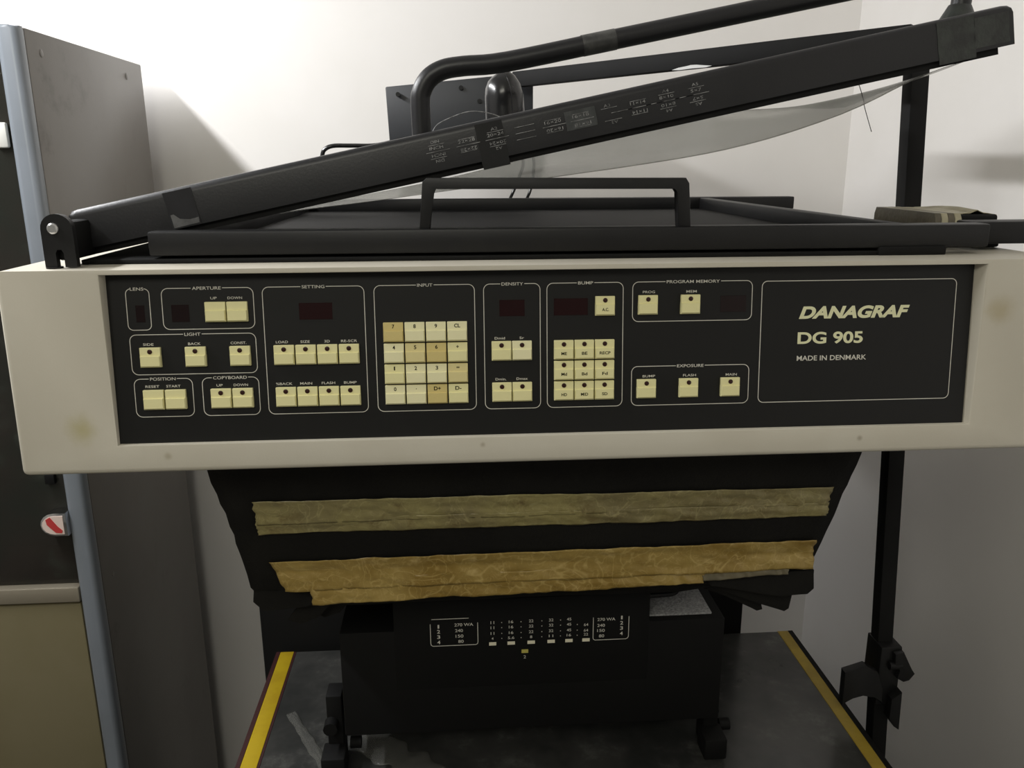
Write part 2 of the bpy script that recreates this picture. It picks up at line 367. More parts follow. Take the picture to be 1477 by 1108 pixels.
for s, u, vv, wd in [('UP', 82.2, 116.9, 4.9), ('DOWN', 98.8, 116.9, 11.4), ('SIDE', 28.9, 80.8, 8.2), ('BACK', 64.8, 80.8, 9.8), ('CONST.', 99.4, 80.9, 12.4), ('RESET', 29.4, 46.8, 10.9),
        ('START', 45.9, 46.8, 11.2), ('UP', 82.3, 46.7, 4.9), ('DOWN', 99.1, 46.7, 11.4), ('LOAD', 133.7, 80.9, 9.6), ('SIZE', 152.1, 80.9, 7.4), ('3D', 169.6, 80.9, 4.4), ('RE-SCR', 187.2, 80.9, 12.8),
        ('%BACK', 133.7, 46.8, 13), ('MAIN', 151.3, 46.8, 9.6), ('FLASH', 169.2, 46.8, 10.8), ('BUMP', 186.8, 46.8, 10.2), ('Dmid', 309.4, 80.8, 8.4), ('Sr', 327.5, 80.8, 3.8), ('Dmin.', 309.9, 46.8, 8.9), ('Dmax', 327.4, 46.9, 9.2),
        ('PROG', 432.6, 116.7, 10.2), ('MEM', 468.2, 116.7, 8.7), ('BUMP', 433.7, 46.7, 10.6), ('FLASH', 468.2, 46.8, 11), ('MAIN', 503.9, 46.7, 9.5)]:
    label(s, u, vv, wd, 2.0)
label('DANAGRAF', 607.8, 97.6, 95.5, 10.6, 'logo', .045, .28)
label('DG 905', 588, 76.2, 56.5, 10.2, 'logo', .028)
label('MADE IN DENMARK', 590, 59.2, 60.4, 4.2, 'print', .012)

# display windows: dark red filters with a fine frame lip
for u0, u1, v0, v1, m in [(21.3, 28.2, 98.6, 112, 'disp2'), (48.9, 62.6, 98.4, 112, 'disp2'), (148.6, 175, 98.6, 112, 'disp'), (309.4, 330, 98.7, 112, 'disp'), (354, 382, 98.7, 112.5, 'disp'), (492.8, 514.5, 99.2, 112.7, 'disp2')]:
    d = obj('display_window', nb(u0, u1, v0, v1, -.5, .25, bev=.1, seg=1), m, panel, PM, label='dark red display window, unlit')
    bm = bmesh.new(); box(bm, u0-4, u1+3, v0-1.4, v0-1.0, 0, .15); obj('window_seam', bm, 'black', panel, PM)

# keys: a flat upper ledge (with a lamp or a legend) and a raised bevelled lower pad
def key_mesh(wd=16.1, ht=15.9):
    bm = bmesh.new(); a, b = wd/2, ht/2; st = b - ht*.41
    box(bm, -a, a, st-.4, b, 0, 3.2, bev=.45, seg=2)
    # raised pad: bottom and side bevels slope outward
    lo = [(-a, -b), (a, -b), (a, st), (-a, st)]; hi = [(-a+.8, -b+1.2), (a-.8, -b+1.2), (a-.8, st-.5), (-a+.8, st-.5)]
    z0 = [bm.verts.new((*p, 0)) for p in lo]; z1 = [bm.verts.new((*p, 3.0)) for p in lo]; z2 = [bm.verts.new((*p, 4.6)) for p in hi]
    for i in range(4):
        j = (i+1) % 4; bm.faces.new((z0[i], z0[j], z1[j], z1[i])); bm.faces.new((z1[i], z1[j], z2[j], z2[i]))
    bm.faces.new(z2); bm.faces.new(z0)
    return mesh(bm, 'key', 20)
KM = {m: key_mesh() for m in ('key', 'keylight', 'keyworn', 'keymid')}
for k_, me in KM.items(): me.materials.append(M[k_])
bm = bmesh.new(); tube(bm, [(0, 0, 0), (0, 0, .35), (0, 0, .5)], [1.9, 1.9, 1.3], 16); LM = mesh(bm, 'led', 40); LM.materials.append(M['led'])
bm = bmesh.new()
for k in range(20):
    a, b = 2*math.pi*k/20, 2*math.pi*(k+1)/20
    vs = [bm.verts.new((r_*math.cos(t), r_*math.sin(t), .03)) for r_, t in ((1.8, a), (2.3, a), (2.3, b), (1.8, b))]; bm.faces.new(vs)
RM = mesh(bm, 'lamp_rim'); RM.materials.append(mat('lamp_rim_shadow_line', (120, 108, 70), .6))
def key(u, vv, led=True, top=None, low=None, m='key', lab=None, wd=None):
    k = add('key', KM[m], None, pc, PM @ T(u, vv))
    if m == 'keyworn': k['label'] = 'yellowed, finger-worn key'
    if led: add('lamp', LM, None, k, PM @ T(u, vv+4.6, 3.2))
    if top:
        me = text_mesh(top, wd, {'·': .7, '-': .5, '=': 1.2, '+': 2.2}.get(top, 3.2), .022)
        if not me.materials: me.materials.append(M['keyprint'])
        add('key_legend', me, None, k, PM @ T(u, vv+4.7, 3.27))
    if low:
        me = text_mesh(low, wd, 2.5, .022)
        if not me.materials: me.materials.append(M['keyprint'])
        add('key_legend', me, None, k, PM @ T(u, vv-2.9, 4.66))
    return k
r1, r2, r3 = 106.1, 70.6, 36.3
key(83.6, r1, led=False); key(100.6, r1, led=False)
for u in (30.6, 65.8, 100.7): key(u, r2)
key(30.5, r3, led=False); key(47.8, r3, led=False)
key(83.6, r3); key(100.8, r3)
for i in range(4): key(135.4 + 17.25*i, r2); key(135.2 + 17.25*i, r3)
for u in (310.6, 327.4): key(u, r2, m='keylight' if u > 320 else 'key'); key(u, r3)
ip = [['7', '8', '9', 'CL'], ['4', '5', '6', '+'], ['1', '2', '3', '='], ['0', '·', 'D+', 'D-']]
im = [['keyworn', 'keylight', 'keylight', 'keylight'], ['keylight', 'keymid', 'keyworn', 'key'], ['key', 'keylight', 'keylight', 'keymid'], ['keylight', 'keylight', 'keyworn', 'key']]
for j in range(4):
    for i in range(4):
        s = ip[j][i]; wds = {'CL': 4.8, 'D+': 5.6, 'D-': 5., '+': 2.2, '=': 2.5, '·': .7, '1': 1.0}
        key(223.2 + 17.17*i, 87.4 - 17.1*j, led=False, top=s, m=im[j][i], wd=wds.get(s, 2.0))
key(395.9, r1, low='A.C.', wd=5.6)
bl = [['ME', 'BE', 'RECP'], ['Md', 'Bd', 'Fd'], ['HD', 'MID', 'SD']]
for j in range(3):
    for i in range(3):
        s = bl[j][i]; key(361.9 + 16.95*i, 70.5 - 17.1*j, low=s, wd={'RECP': 9., 'MID': 6.}.get(s, 4.6), m='key')
key(431.5, 106.3); key(466.9, 106.3)
for u in (431.2, 467, 502.5): key(u, 36.5)

# hinge bracket at the left
bm = bmesh.new()
pts = [(-.3185, 1.478), (-.3185, 1.4735), (-.3095, 1.4735), (-.3095, 1.4835)] + [(-.3065 - .003*math.cos(R(a)), 1.4845 + .003*math.sin(R(a))) for a in (0, 60, 120, 180)] + [(-.3035, 1.4835), (-.3035, 1.4735), (-.2945, 1.4735), (-.2945, 1.503)]
pts += [(-.3065 + .012*math.cos(R(a)), 1.503 + .0115*math.sin(R(a))) for a in range(15, 181, 15)]
prism(bm, pts, 'y', .675, .681)
hb = P('hinge_bracket', bm, 'black', label='black hinge bracket with a slotted foot')
bm = bmesh.new(); box(bm, -.3125, -.2995, .681, .735, 1.478, 1.508, bev=.003); obj('hinge_block', bm, 'matt', hb)
bm = bmesh.new(); tube(bm, [(-.3088, .676, 1.5035), (-.3088, .6735, 1.5035), (-.3088, .6725, 1.5035)], [.0042, .0042, .003], 18); obj('screw', bm, 'screw', hb, label='bright silver screw head')
bm = bmesh.new(); tube(bm, [(-.313, .678, 1.4715), (-.313, .678, 1.4738)], .0062, 14); obj('foot_washer', bm, 'black', hb)

# ------------------------------------------------------------------ copyboard: base plate, frame, bed, handle
P('base_plate', nb(-.302, .409, .700, 1.36, 1.4725, 1.4765, bev=.0008), 'matt')
P('base_block', nb(.365, .425, .698, .73, 1.4725, 1.4800, bev=.001), 'matt')
fr = P('copy_frame', bmesh.new(), 'black')
bpy.data.objects.remove(fr)
fr = P('copy_frame', box(nb(-.248, .464, .70, .722, 1.4785, 1.4985, bev=.0022), -.248, -.225, .7225, 1.345, 1.4785, 1.496, bev=.002), 'black', label='flat black copy frame with a long handle')
obj('rear_bar', nb(-.36, .552, 1.345, 1.37, 1.478, 1.4975, bev=.002), 'black', fr)
obj('side_bar', nb(.395, .412, .722, 1.345, 1.4785, 1.4965, bev=.002), 'black', fr)
obj('bed_glass', nb(-.225, .395, .722, 1.345, 1.4765, 1.4800), 'bedglass', fr)
obj('edge_strip', nb(-.105, .395, .7225, .7245, 1.4945, 1.4980), 'rail', fr, label='thin bright strip along the inside of the front bar')  # bright line of the glass reflection, modelled as a pale solid strip
P('side_rail', nb(.465, .60, .727, .755, 1.4785, 1.4985, bev=.002), 'black')
bm = bmesh.new()
hp = [(-.0285, 1.497), (-.0195, 1.497), (-.0165, 1.527), (-.0145, 1.5315), (.186, 1.5305), (.1885, 1.527), (.1895, 1.497), (.2005, 1.497), (.1975, 1.534), (.1945, 1.5385), (-.0215, 1.5395), (-.0250, 1.536)]
prism(bm, hp, 'y', .703, .714, bev=.001)
obj('handle', bm, 'black', fr, label='long flat black bow handle')

# ------------------------------------------------------------------ raised lid
th = math.atan(.209)
LMx = Matrix(((math.cos(th), 0, -math.sin(th), -.311), (0, 1, 0, .72), (math.sin(th), 0, math.cos(th), 1.482), (0, 0, 0, 1)))
LL = .803
bm = bmesh.new()
prof = [(0, .0), (.030, 0), (.030, .0325), (.006, .0325), (.0028, .0318), (.0008, .0298), (0, .0265)]
def lidbar(bm, s0, s1, prof, r=.007, y0=0.):
    """bar along s with rounded ends at the top corners"""
    st = [s0 + r*(1-math.cos(R(a))) for a in (0, 30, 60, 90)]; sh = [r*(1-math.sin(R(a))) for a in (0, 30, 60, 90)]
    S = list(zip(st, sh)) + [(s0+s1-s, h) for s, h in zip(st, sh)][::-1]
    rings = []
    for s, h in S: rings.append([bm.verts.new((s, y0+y, min(z, .0325-h))) for y, z in prof])
    n = len(prof)
    for a, b in zip(rings, rings[1:]):
        for k in range(n): bm.faces.new((a[k], a[(k+1) % n], b[(k+1) % n], b[k]))
    bm.faces.new(rings[0]); bm.faces.new(rings[-1])
lidbar(bm, 0, LL, prof)
lid = P('lid', bm, 'lid', LMx, smooth=35, label='raised black lid frame, scuffed and marked with paper sizes')
obj('lower_lip', nb(.01, LL-.012, .004, .028, -.0055, .001), 'matt', lid, LMx)
bm = bmesh.new(); lidbar(bm, 0, LL, [(0, 0), (.025, 0), (.025, .0325), (0, .0325)], y0=.55); obj('rear_bar', bm, 'lid', lid, LMx)
obj('side_bar', nb(0, .025, .03, .55, .004, .028, bev=.002), 'lid', lid, LMx)
obj('side_bar', nb(LL-.025, LL, .03, .55, .004, .028, bev=.002), 'lid', lid, LMx)

# sagging plastic film under the lid
SAG = [(0, 0), (.10, .0), (.20, .007), (.285, .0145), (.371, .0215), (.470, .030), (.532, .0335), (.594, .032), (.656, .0255), (.677, .022), (.727, .008), (.770, .003)]
REAR = [(0, .002), (.30, .010), (.50, .004), (.62, .001), (.70, .012), (.782, .030)]
def interp(tab, x):
    for (a, p), (b, q) in zip(tab, tab[1:]):
        if x <= b:
            t = (x-a)/(b-a); return p + (q-p)*t
    return tab[-1][1]
def film(i, j):
    s = .012 + (.758 + .014*j)*i; y = .016 + .264*j
    def sm(tab): return sum(interp(tab, min(.785, max(0, s+d))) for d in (-.02, 0, .02))/3
    return (s, y, -.001 - sm(SAG)*(1-j) - sm(REAR)*j - .004*math.sin(math.pi*i)*math.sin(math.pi*j) - .0010*noise.noise(Vector((s*9, y*9, 0))))
bm = bmesh.new(); grid(bm, 80, 36, film); thicken(bm, .0004)
obj('plastic_film', bm, 'film', lid, LMx, smooth=180, label='clear greyish plastic film sagging under the lid')

# tape patches and scratches on the lid
for s0, s1, h0, h1, m, nm in [(.080, .104, .0, .0325, 'faint', 'clear_tape'), (.343, .366, -.007, .0325, 'black', 'black_tape'), (.418, .444, .009, .0255, 'cleartape', 'clear_tape'), (LL-.066, LL-.034, -.004, .0325, 'weld', 'clear_tape'), (LL-.034, LL-.004, .003, .029, 'weld', 'clear_tape')]:
    bm = bmesh.new(); grid(bm, 8, 6, lambda i, j: (s0+(s1-s0)*i + .0008*noise.noise(Vector((j*4, s0*50, 0))), -.0004, h0 + (h1-h0)*j*.93)); thicken(bm, .0003); obj(nm, bm, m, lid, LMx)
bm = bmesh.new()
prism(bm, [(.0815, .001), (.103, .0015), (.1035, .006), (.096, .0055), (.088, .0075), (.084, .012), (.0815, .0118)], 'y', -.0009, -.0006); obj('tape_scrap', bm, mat('scuffed_tape', (96, 96, 96), .4, var=(78, 78, 78), scale=90), lid, LMx)

# worn paper-size lettering on the lid, readable from both sides
def ls(px): return (-8 + (px/3.282 - 38)*.58 + 311)/math.cos(th)*.001
def lt(t): return .0158 + t*.001
pieces = []
def ltx(s, px, t, h, wd, flip=False):
    me = text_mesh(s, wd, h, .0, 0, flip); pieces.append((me, T(ls(px), lt(t), 0) @ Matrix.Scale(.001, 4)))
bl_ = bmesh.new()
def lln(px0, px1, t): ribbon(bl_, [(ls(px0), lt(t)), (ls(px1), lt(t))], .00035, z=0)
def pair(px, a, b, t1, t2, w1, w2):
    """a over b, mirrored below the centre line"""
    if a: ltx(a, px-3, t2, 2.3, w1); ltx(a, px+3, -t2, 2.3, w1, True)
    ltx(b, px-2, t1, 2.5, w2); ltx(b, px+2, -t1, 2.5, w2, True)
    lln(px-38, px+38, (t1+t2)/2); lln(px-38, px+38, -(t1+t2)/2); lln(px-52, px+58, 0)
pair(120, 'DIN', 'INCH', 3.0, 7.8, 7, 11.5)
pair(262, None, '22×28', 3.4, 7.0, 0, 14)
pair(398, 'A2', '20×24', 3.4, 8.0, 5.5, 14)
for t in (5, 0, -5): lln(488, 580, t)
pair(668, None, '16×20', 3.2, 6.8, 0, 14)
pair(800, None, '16×18', 3.4, 7.0, 0, 14)
ltx('A3', 925, 6.5, 2.3, 5.5); ltx('A3', 950, -7.5, 2.3, 5.5, True); lln(895, 970, 4.4); lln(905, 985, -5.6); lln(940, 1040, 0)
pair(1070, None, '11×14', 3.6, 7.2, 0, 13)
pair(1205, 'A4', '8×10', 3.2, 8.0, 5.5, 12)
pair(1345, 'A5', '5×7', 3.2, 8.0, 5.5, 9)
lln(1104, 1190, 0); lln(1240, 1330, 0)
me = union('lid_lettering', pieces); bm = bmesh.new(); bm.from_mesh(me)
ml = bpy.data.meshes.new('t'); bl_.to_mesh(ml); bl_.free(); bm.from_mesh(ml); me2 = bpy.data.meshes.new('lid_lettering'); bm.to_mesh(me2); bm.free()
add('size_lettering', me2, M['grey_print'], lid, LMx @ Matrix(((1, 0, 0, 0), (0, 0, -1, -.0009), (0, 1, 0, 0), (0, 0, 0, 1))), label='worn grey paper-size markings in DIN and inches')

# tubular handle on the lid
tp = [(-.026, .778, 1.556), (-.027, .778, 1.600), (-.0255, .778, 1.6125), (-.0185, .778, 1.6235), (-.006, .778, 1.6305), (.012, .778, 1.6335), (.05, .778, 1.6372)]
a, b = Vector((.05, .778, 1.6372)), Vector((.44, .778, 1.7145))
tp += [tuple(a + (b-a)*k/4) for k in range(1, 5)] + [(.451, .778, 1.7165), (.458, .778, 1.710), (.4585, .778, 1.70), (.456, .778, 1.665)]
bm = bmesh.new(); tube(bm, smoothpts(tp, 5), .0086, 20); tb = obj('tube_handle', bm, 'lid', lid, smooth=180, label='bent black tube handle along the top of the lid')
bm = bmesh.new(); tube(bm, [(.4563, .778, 1.668), (.4567, .778, 1.680), (.457, .778, 1.686)], [.019, .0125, .0095], 18); obj('weld_collar', bm, 'weld', lid, label='scuffed greenish tape collar at the foot of the tube')
q0 = a + (b-a)*.17; q1 = a + (b-a)*.245
bm = bmesh.new(); tube(bm, [q0, q0+(q1-q0)*.5, q1], .0090, 20, cap=False); obj('tube_tape', bm, mat('glued_tape_residue', (70, 70, 68), .4, var=(44, 44, 44), scale=70), lid, smooth=180)
# rubber bumper
bm = bmesh.new(); c = Vector((.0545, .86, 1.56)); pr = [(0, .0195), (.03, .0195), (.055, .0190), (.064, .0172), (.071, .0135), (.0755, .0085), (.0775, .003), (.0778, .0004)]
tube(bm, [c + Vector((-.0012*k, 0, z)) for k, (z, r) in enumerate(pr)], [r for z, r in pr], 24)
bp = obj('rubber_bumper', bm, 'rubber', lid, smooth=50, label='glossy black rubber bumper with a moulded seam')

bm = bmesh.new(); an = R(-72)
tube(bm, smoothpts([tuple(c + Vector((-.0012*k + (r_+.0001)*math.cos(an), (r_+.0001)*math.sin(an), z))) for k, (z, r_) in enumerate(pr)], 3), .0004, 6)
obj('moulded_seam', bm, 'faint', lid, smooth=180)

# ------------------------------------------------------------------ bellows and brown tape
LV = [(1.312, .380, -.229, .712), (1.285, .3805, -.226, .720), (1.270, .380, -.2255, .726), (1.257, .378, -.2225, .731), (1.247, .377, -.2215, .734), (1.236, .375, -.2185, .738), (1.22, .3735, -.2175, .742), (1.209, .3735, -.2155, .747),
      (1.198, .3725, -.2160, .752), (1.187, .3715, -.2150, .757), (1.174, .3705, -.2140, .762), (1.155, .369, -.2130, .770), (1.138, .366, -.2125, .776), (1.126, .362, -.2110, .788)]
LV += [(1.112, .30, -.2115, .795), (1.09, .24, -.2125, .82), (1.06, .20, -.20, .90)]
bm = bmesh.new(); rings = []
nx, ny = 40, 24
for z, xr, xl, y in LV:
    ring = []
    for k in range(nx+1):
        t = k/nx; ring.append((xl+(xr-xl)*t, y + .0015*noise.noise(Vector((t*9, z*30, 0))), z + .0012*noise.noise(Vector((t*7, z*20, 3)))))
    for k in range(1, ny+1): ring.append((xr - .03*k/ny, y + (1.30-y)*k/ny, z))
    for k in range(1, nx+1): ring.append((xr-.03 + (xl+.03-xr+.03)*k/nx, 1.30, z))
    for k in range(1, ny): ring.append((xl+.03 - .03*k/ny, 1.30 + (y-1.30)*k/ny, z))
    rings.append([bm.verts.new(p) for p in ring])
for a_, b_ in zip(rings, rings[1:]):
    n = len(a_)
    for k in range(n): bm.faces.new((a_[k], a_[(k+1) % n], b_[(k+1) % n], b_[k]))
bel = P('bellows', bm, 'cloth', smooth=180, label='black cloth bellows hanging under the housing')
def yb(z):
    for (z0_, _, _, y0_), (z1_, _, _, y1_) in zip(LV, LV[1:]):
        if z1_ <= z <= z0_: return y1_ + (y0_-y1_)*(z-z1_)/(z0_-z1_)
    return LV[-1][3] if z < LV[-1][0] else LV[0][3]
def tape(xl0, xl1, xr0, xr1, zt, zb, m, off, seed, lab=None, nu=150, nv=14):
    """tape strip; zt/zb are functions of x; xl/xr at top and bottom"""
    bm = bmesh.new()
    def fn(i, j):
        x = (xl0+(xl1-xl0)*j)*(1-i) + (xr0+(xr1-xr0)*j)*i
        if i in (0., 1.): x += .0022*noise.noise(Vector((j*5, seed, i)))
        t, b = zt(x), zb(x); z = t + (b-t)*j
        if j in (0., 1.): z += .0011*noise.noise(Vector((x*40, seed, j))) + .0012*noise.noise(Vector((x*11, seed, j)))
        wr = noise.noise(Vector((x*30, z*110, seed))) * .0016 + noise.noise(Vector((x*95 + z*60, z*130, seed+5))) * .0011 + .0012*max(0, noise.noise(Vector((x*150+z*80, z*22, seed+9))))
        y = min(yb(z), .768) + .0025*noise.noise(Vector((x*6, z*20, seed)))
        return (x, y - off - .0015 - wr, z)
    grid(bm, nu, nv, fn); thicken(bm, -.0003)
    return obj('tape_strip', bm, m, bel, smooth=180, label=lab)
lin = lambda x0, z0, x1, z1: (lambda x: z0 + (z1-z0)*(x-x0)/(x1-x0))
tape(-.192, -.192, .363, .364, lin(-.192, 1.228, .363, 1.227), lin(-.192, 1.210, .363, 1.210), 'tape1', .001, 3., 'olive-brown packing tape, lower half of the upper band')
tape(-.1915, -.1905, .363, .361, lin(-.19, 1.2495, .363, 1.2455), lin(-.19, 1.2225, .363, 1.224), 'tape1', .002, 1., 'olive-brown packing tape, upper half of the upper band')
tape(-.188, -.176, .362, .366, lin(-.19, 1.1735, .363, 1.1780), lin(-.19, 1.1375, .363, 1.1415), 'tape2', .002, 7., 'golden-brown packing tape, main run of the lower band')
tape(-.151, -.150, .251, .251, lin(-.15, 1.150, .25, 1.152), lin(-.15, 1.1215, .25, 1.128), 'tape2', .001, 11., 'golden-brown packing tape, lower edge of the lower band')
tape(.25, .25, .340, .340, lin(.25, 1.150, .34, 1.152), lin(.25, 1.131, .34, 1.136), mat('dull_clear_tape', (112, 104, 82), .4, var=(90, 84, 66), scale=40), .0, 15.)

# loose folded ends of the bellows
def flap(pts, y0, y1, seed):
    bm = bmesh.new(); prism(bm, pts, 'y', y0, y0+.0025); bmesh.ops.subdivide_edges(bm, edges=bm.edges[:], cuts=3, use_grid_fill=True)
    zs = [v_.co.z for v_ in bm.verts]; zt = max(zs)
    for v_ in bm.verts:
        v_.co.y += (zt-v_.co.z)*(y1-y0)/.05 + .002*noise.noise(Vector((v_.co.x*30, v_.co.z*50, seed)))
    return obj('bellows_fold', bm, 'cloth', bel, smooth=60)
flap([(.255, 1.132), (.372, 1.134), (.374, 1.112), (.368, 1.105), (.340, 1.103), (.262, 1.120)], .775, .780, 1.)
flap([(.250, 1.122), (.352, 1.112), (.3605, 1.100), (.3585, 1.076), (.354, 1.0725), (.326, 1.0835), (.27, 1.108)], .792, .800, 2.)
flap([(.250, 1.115), (.300, 1.100), (.330, 1.083), (.334, 1.069), (.328, 1.067), (.300, 1.083), (.27, 1.100)], .806, .812, 3.)
flap([(.250, 1.108), (.285, 1.098), (.306, 1.086), (.309, 1.080), (.296, 1.083), (.26, 1.098)], .815, .82, 7.)
flap([(-.212, 1.130), (-.12, 1.128), (-.16, 1.108), (-.205, 1.104), (-.214, 1.116)], .785, .79, 4.)
flap([(-.170, 1.104), (-.098, 1.116), (-.138, 1.102), (-.152, 1.084), (-.172, 1.076), (-.185, 1.082)], .80, .81, 5.)
flap([(-.140, 1.104), (-.085, 1.113), (-.118, 1.100), (-.132, 1.080), (-.150, 1.073), (-.158, 1.080)], .815, .825, 6.)

# ------------------------------------------------------------------ lens box with its scale
P('lens_box', box(nb(-.147, .322, .8935, 1.21, .868, 1.0105, bev=.002), -.10, .20, .96, 1.2, 1.0, 1.15), 'matt', label='matt black lens box under the bellows')
sp = P('scale_plate', nb(-.082, .2275, .893, .93, .93, 1.049, bev=.001), 'matt', label='black plate printed with aperture and light settings')
SM = Matrix(((.000227, 0, 0, -.0385), (0, 0, -1, .8928), (.0, .000248, 0, 1.0265), (0, 0, 0, 1)))   # crop units: u right, v up
SM = SM @ Matrix(((1, 0, 0, 0), (.005, 1, 0, 0), (0, 0, 1, 0), (0, 0, 0, 1)))
sw, sy_, sr = [], [], bmesh.new()
def st(s, x, y, h=15., wd=None, bold=.004, L_=None): sw.append((text_mesh(s, wd and wd*1.08, h*1.08, bold*.6+.003), T(x-217, -(y-190))))
def srect(x, y, w_, h_, bm_): box(bm_, x-217-w_/2, x-217+w_/2, -(y-190)-h_/2, -(y-190)+h_/2, -1e-5, 1e-5)
for i, (s, y) in enumerate((('1', 237), ('2', 264), ('3', 293), ('4', 322))): st(s, 260, y, 18, 8 if s == '1' else 15, .02)
st('270 WA', 394, 232, 15, 92, .006)
for s, x, y in (('240', 368, 263), ('150', 370, 293), ('80', 377, 322)): st(s, x, y, 15, 38 if len(s) == 3 else 26, .006)
st('270 WA', 1155, 238, 15, 90, .006)
for s, x, y in (('240', 1127, 270), ('150', 1127, 298), ('80', 1131, 328)): st(s, x, y, 15, 38 if len(s) == 3 else 26, .006)
for i, (s, y) in enumerate((('1', 232), ('2', 261), ('3', 290), ('4', 319))): st(s, 1238, y, 18, 8 if s == '1' else 15, .02)
cx_ = [545, 644, 751, 858, 954, 1046]
for r_, y in enumerate((228, 256, 287)):
    for i, s in enumerate(('11', '16', '22', '32', '45', '64')):
        if r_ == 0 and i == 5: continue
        st(s, cx_[i], y - .0*cx_[i] + (0 if i < 5 else 6), 14, 22 if i else 18)
for i, s in enumerate(('4', '5.6', '8', '11', '16', '22')): st(s, cx_[i], 315, 13, {'4': 10, '8': 11, '5.6': 32}.get(s, 22))
for i, x in enumerate((594, 697, 808, 908, 998)):
    for r_, y in enumerate((228, 256, 287, 315)):
        if i == 4 and r_ == 0: continue
        srect(x, y, 4.5, 4.5, sr)
st('2', 717, 424, 16, 12)
# outlines
def sol(pts):
    b_ = bmesh.new(); ribbon(b_, [(x-217, -(y-190)) for x, y in pts], 3.4, z=0); obj('printed_outline', b_, 'print', sp, SM, smooth=None)
sol([(217, 222), (217, 326), (219, 336), (228, 342), (455, 342), (464, 338), (467, 328), (467, 222)])
sol([(224, 197), (420, 197)])
sol([(1084, 222), (1084, 334), (1087, 342), (1096, 346), (1262, 346), (1272, 341), (1276, 332), (1276, 222)])
for me, mx in sw:
    if not me.materials: me.materials.append(M['print'])
    add('printed_number', me, None, sp, SM @ mx)
ml = bpy.data.meshes.new('scale_dots'); sr.to_mesh(ml); sr.free(); o = add('scale_dots', ml, M['print'], sp, SM); o['kind'] = 'stuff'
for i, x in enumerate(cx_):
    bm = bmesh.new(); srect(x, 342, 40 if i else 38, 18, bm); obj('scale_mark', bm, 'cream_print', sp, SM @ T(0, 0, 2e-4))
bm = bmesh.new(); srect(717, 390, 36, 20, bm); obj('scale_mark', bm, 'yellow_print', sp, SM @ T(0, 0, 2e-4), label='yellowish pointer mark')

# ------------------------------------------------------------------ rear column, plate, wire, lower copyboard
P('rear_column', nb(-.325, .470, 1.222, 1.385, 0, 1.31, bev=.004), 'matt', label='wide black rear column of the machine')
P('textured_plate', nb(.215, .308, .903, .985, 1.0108, 1.0135, bev=.0008), 'textured', label='small hammered grey plate lying on the lens box')
bm = bmesh.new(); tube(bm, smoothpts([(.215, .915, 1.0325), (.250, .915, 1.0335), (.263, .915, 1.0355), (.267, .915, 1.0425), (.262, .915, 1.048), (.245, .915, 1.0485), (.215, .915, 1.048)], 5), .0032, 8); P('bent_rod', bm, 'black')

cb = P('lower_copyboard', nb(-.296, .548, .42, 1.20, .776, .7945, bev=.001), 'matt', label='lower glass copyboard with yellow side strips')
obj('glass', nb(-.270, .523, .42, 1.199, .794, .7965), 'boardglass', cb, label='dusty dark glass')
obj('edge_strip', nb(-.291, -.2695, .42, 1.1995, .794, .7975, bev=.0008), 'yellow', cb, label='bright yellow left edge strip')
obj('edge_strip', nb(.522, .540, .42, 1.1995, .794, .7975, bev=.0008), 'yellow2', cb, label='dull yellow right edge strip')
obj('edge_trim', nb(-.2975, -.2915, .42, 1.2, .778, .7972), 'maroon', cb)
obj('edge_trim', nb(.5405, .548, .42, 1.2, .778, .7972), 'matt', cb)
obj('edge_trim', nb(-.269, -.266, .42, 1.198, .7965, .7972), 'maroon', cb)
P('base_cabinet', nb(-.26, .51, .50, 1.22, 0, .776, bev=.006), 'matt')
# focusing rails and clamps under the lens box
for x in (-.165, .325):
    bm = bmesh.new(); box(bm, x-.010, x+.010, .93, .96, .797, .90, bev=.002); box(bm, x-.016, x+.014, .90, .935, .80, .83, bev=.003)
    tube(bm, [(x-.004, .93, .862), (x-.004, .915, .862)], .009, 12); tube(bm, [(x+.016, .945, .82), (x+.03, .945, .82)], .008, 10)
    P('guide_post', bm, 'matt', label='black guide post with a knob beside the lens box')
bm = bmesh.new(); box(bm, -.155, .33, .955, .985, .8385, .853, bev=.002); box(bm, -.155, .33, 1.0, 1.02, .799, .815, bev=.002); P('cross_rail', bm, 'black')

# ------------------------------------------------------------------ plastic offcuts lying on the glass
def sheet(name, a, b, wd, seed, lab):
    a, b = Vector(a), Vector(b); d = (b-a); n = Vector((-d.y, d.x, 0)).normalized(); bm = bmesh.new()
    def fn(i, j):
        p = a + d*i + n*(j-.5)*wd*(1 + .5*noise.noise(Vector((i*9, seed, 0))))
        p.z = .7982 + .004*abs(noise.noise(Vector((i*14, j*4, seed)))) + .003*math.sin(math.pi*j)*(.5+.5*noise.noise(Vector((i*3, 0, seed)))) ; return p
    grid(bm, 40, 10, fn); thicken(bm, .0003); o = obj(name, bm, 'film2', smooth=180); o['label'] = lab; o['category'] = 'plastic'; return o
sheet('plastic_strip', (-.245, 1.04, 0), (-.155, .88, 0), .014, 3., 'narrow crumpled clear plastic strip on the dusty glass beside the yellow edge')
sheet('plastic_sheet', (-.14, .985, 0), (.0, .86, 0), .05, 8., 'wider folded piece of clear plastic on the dusty glass in front of the lens box')

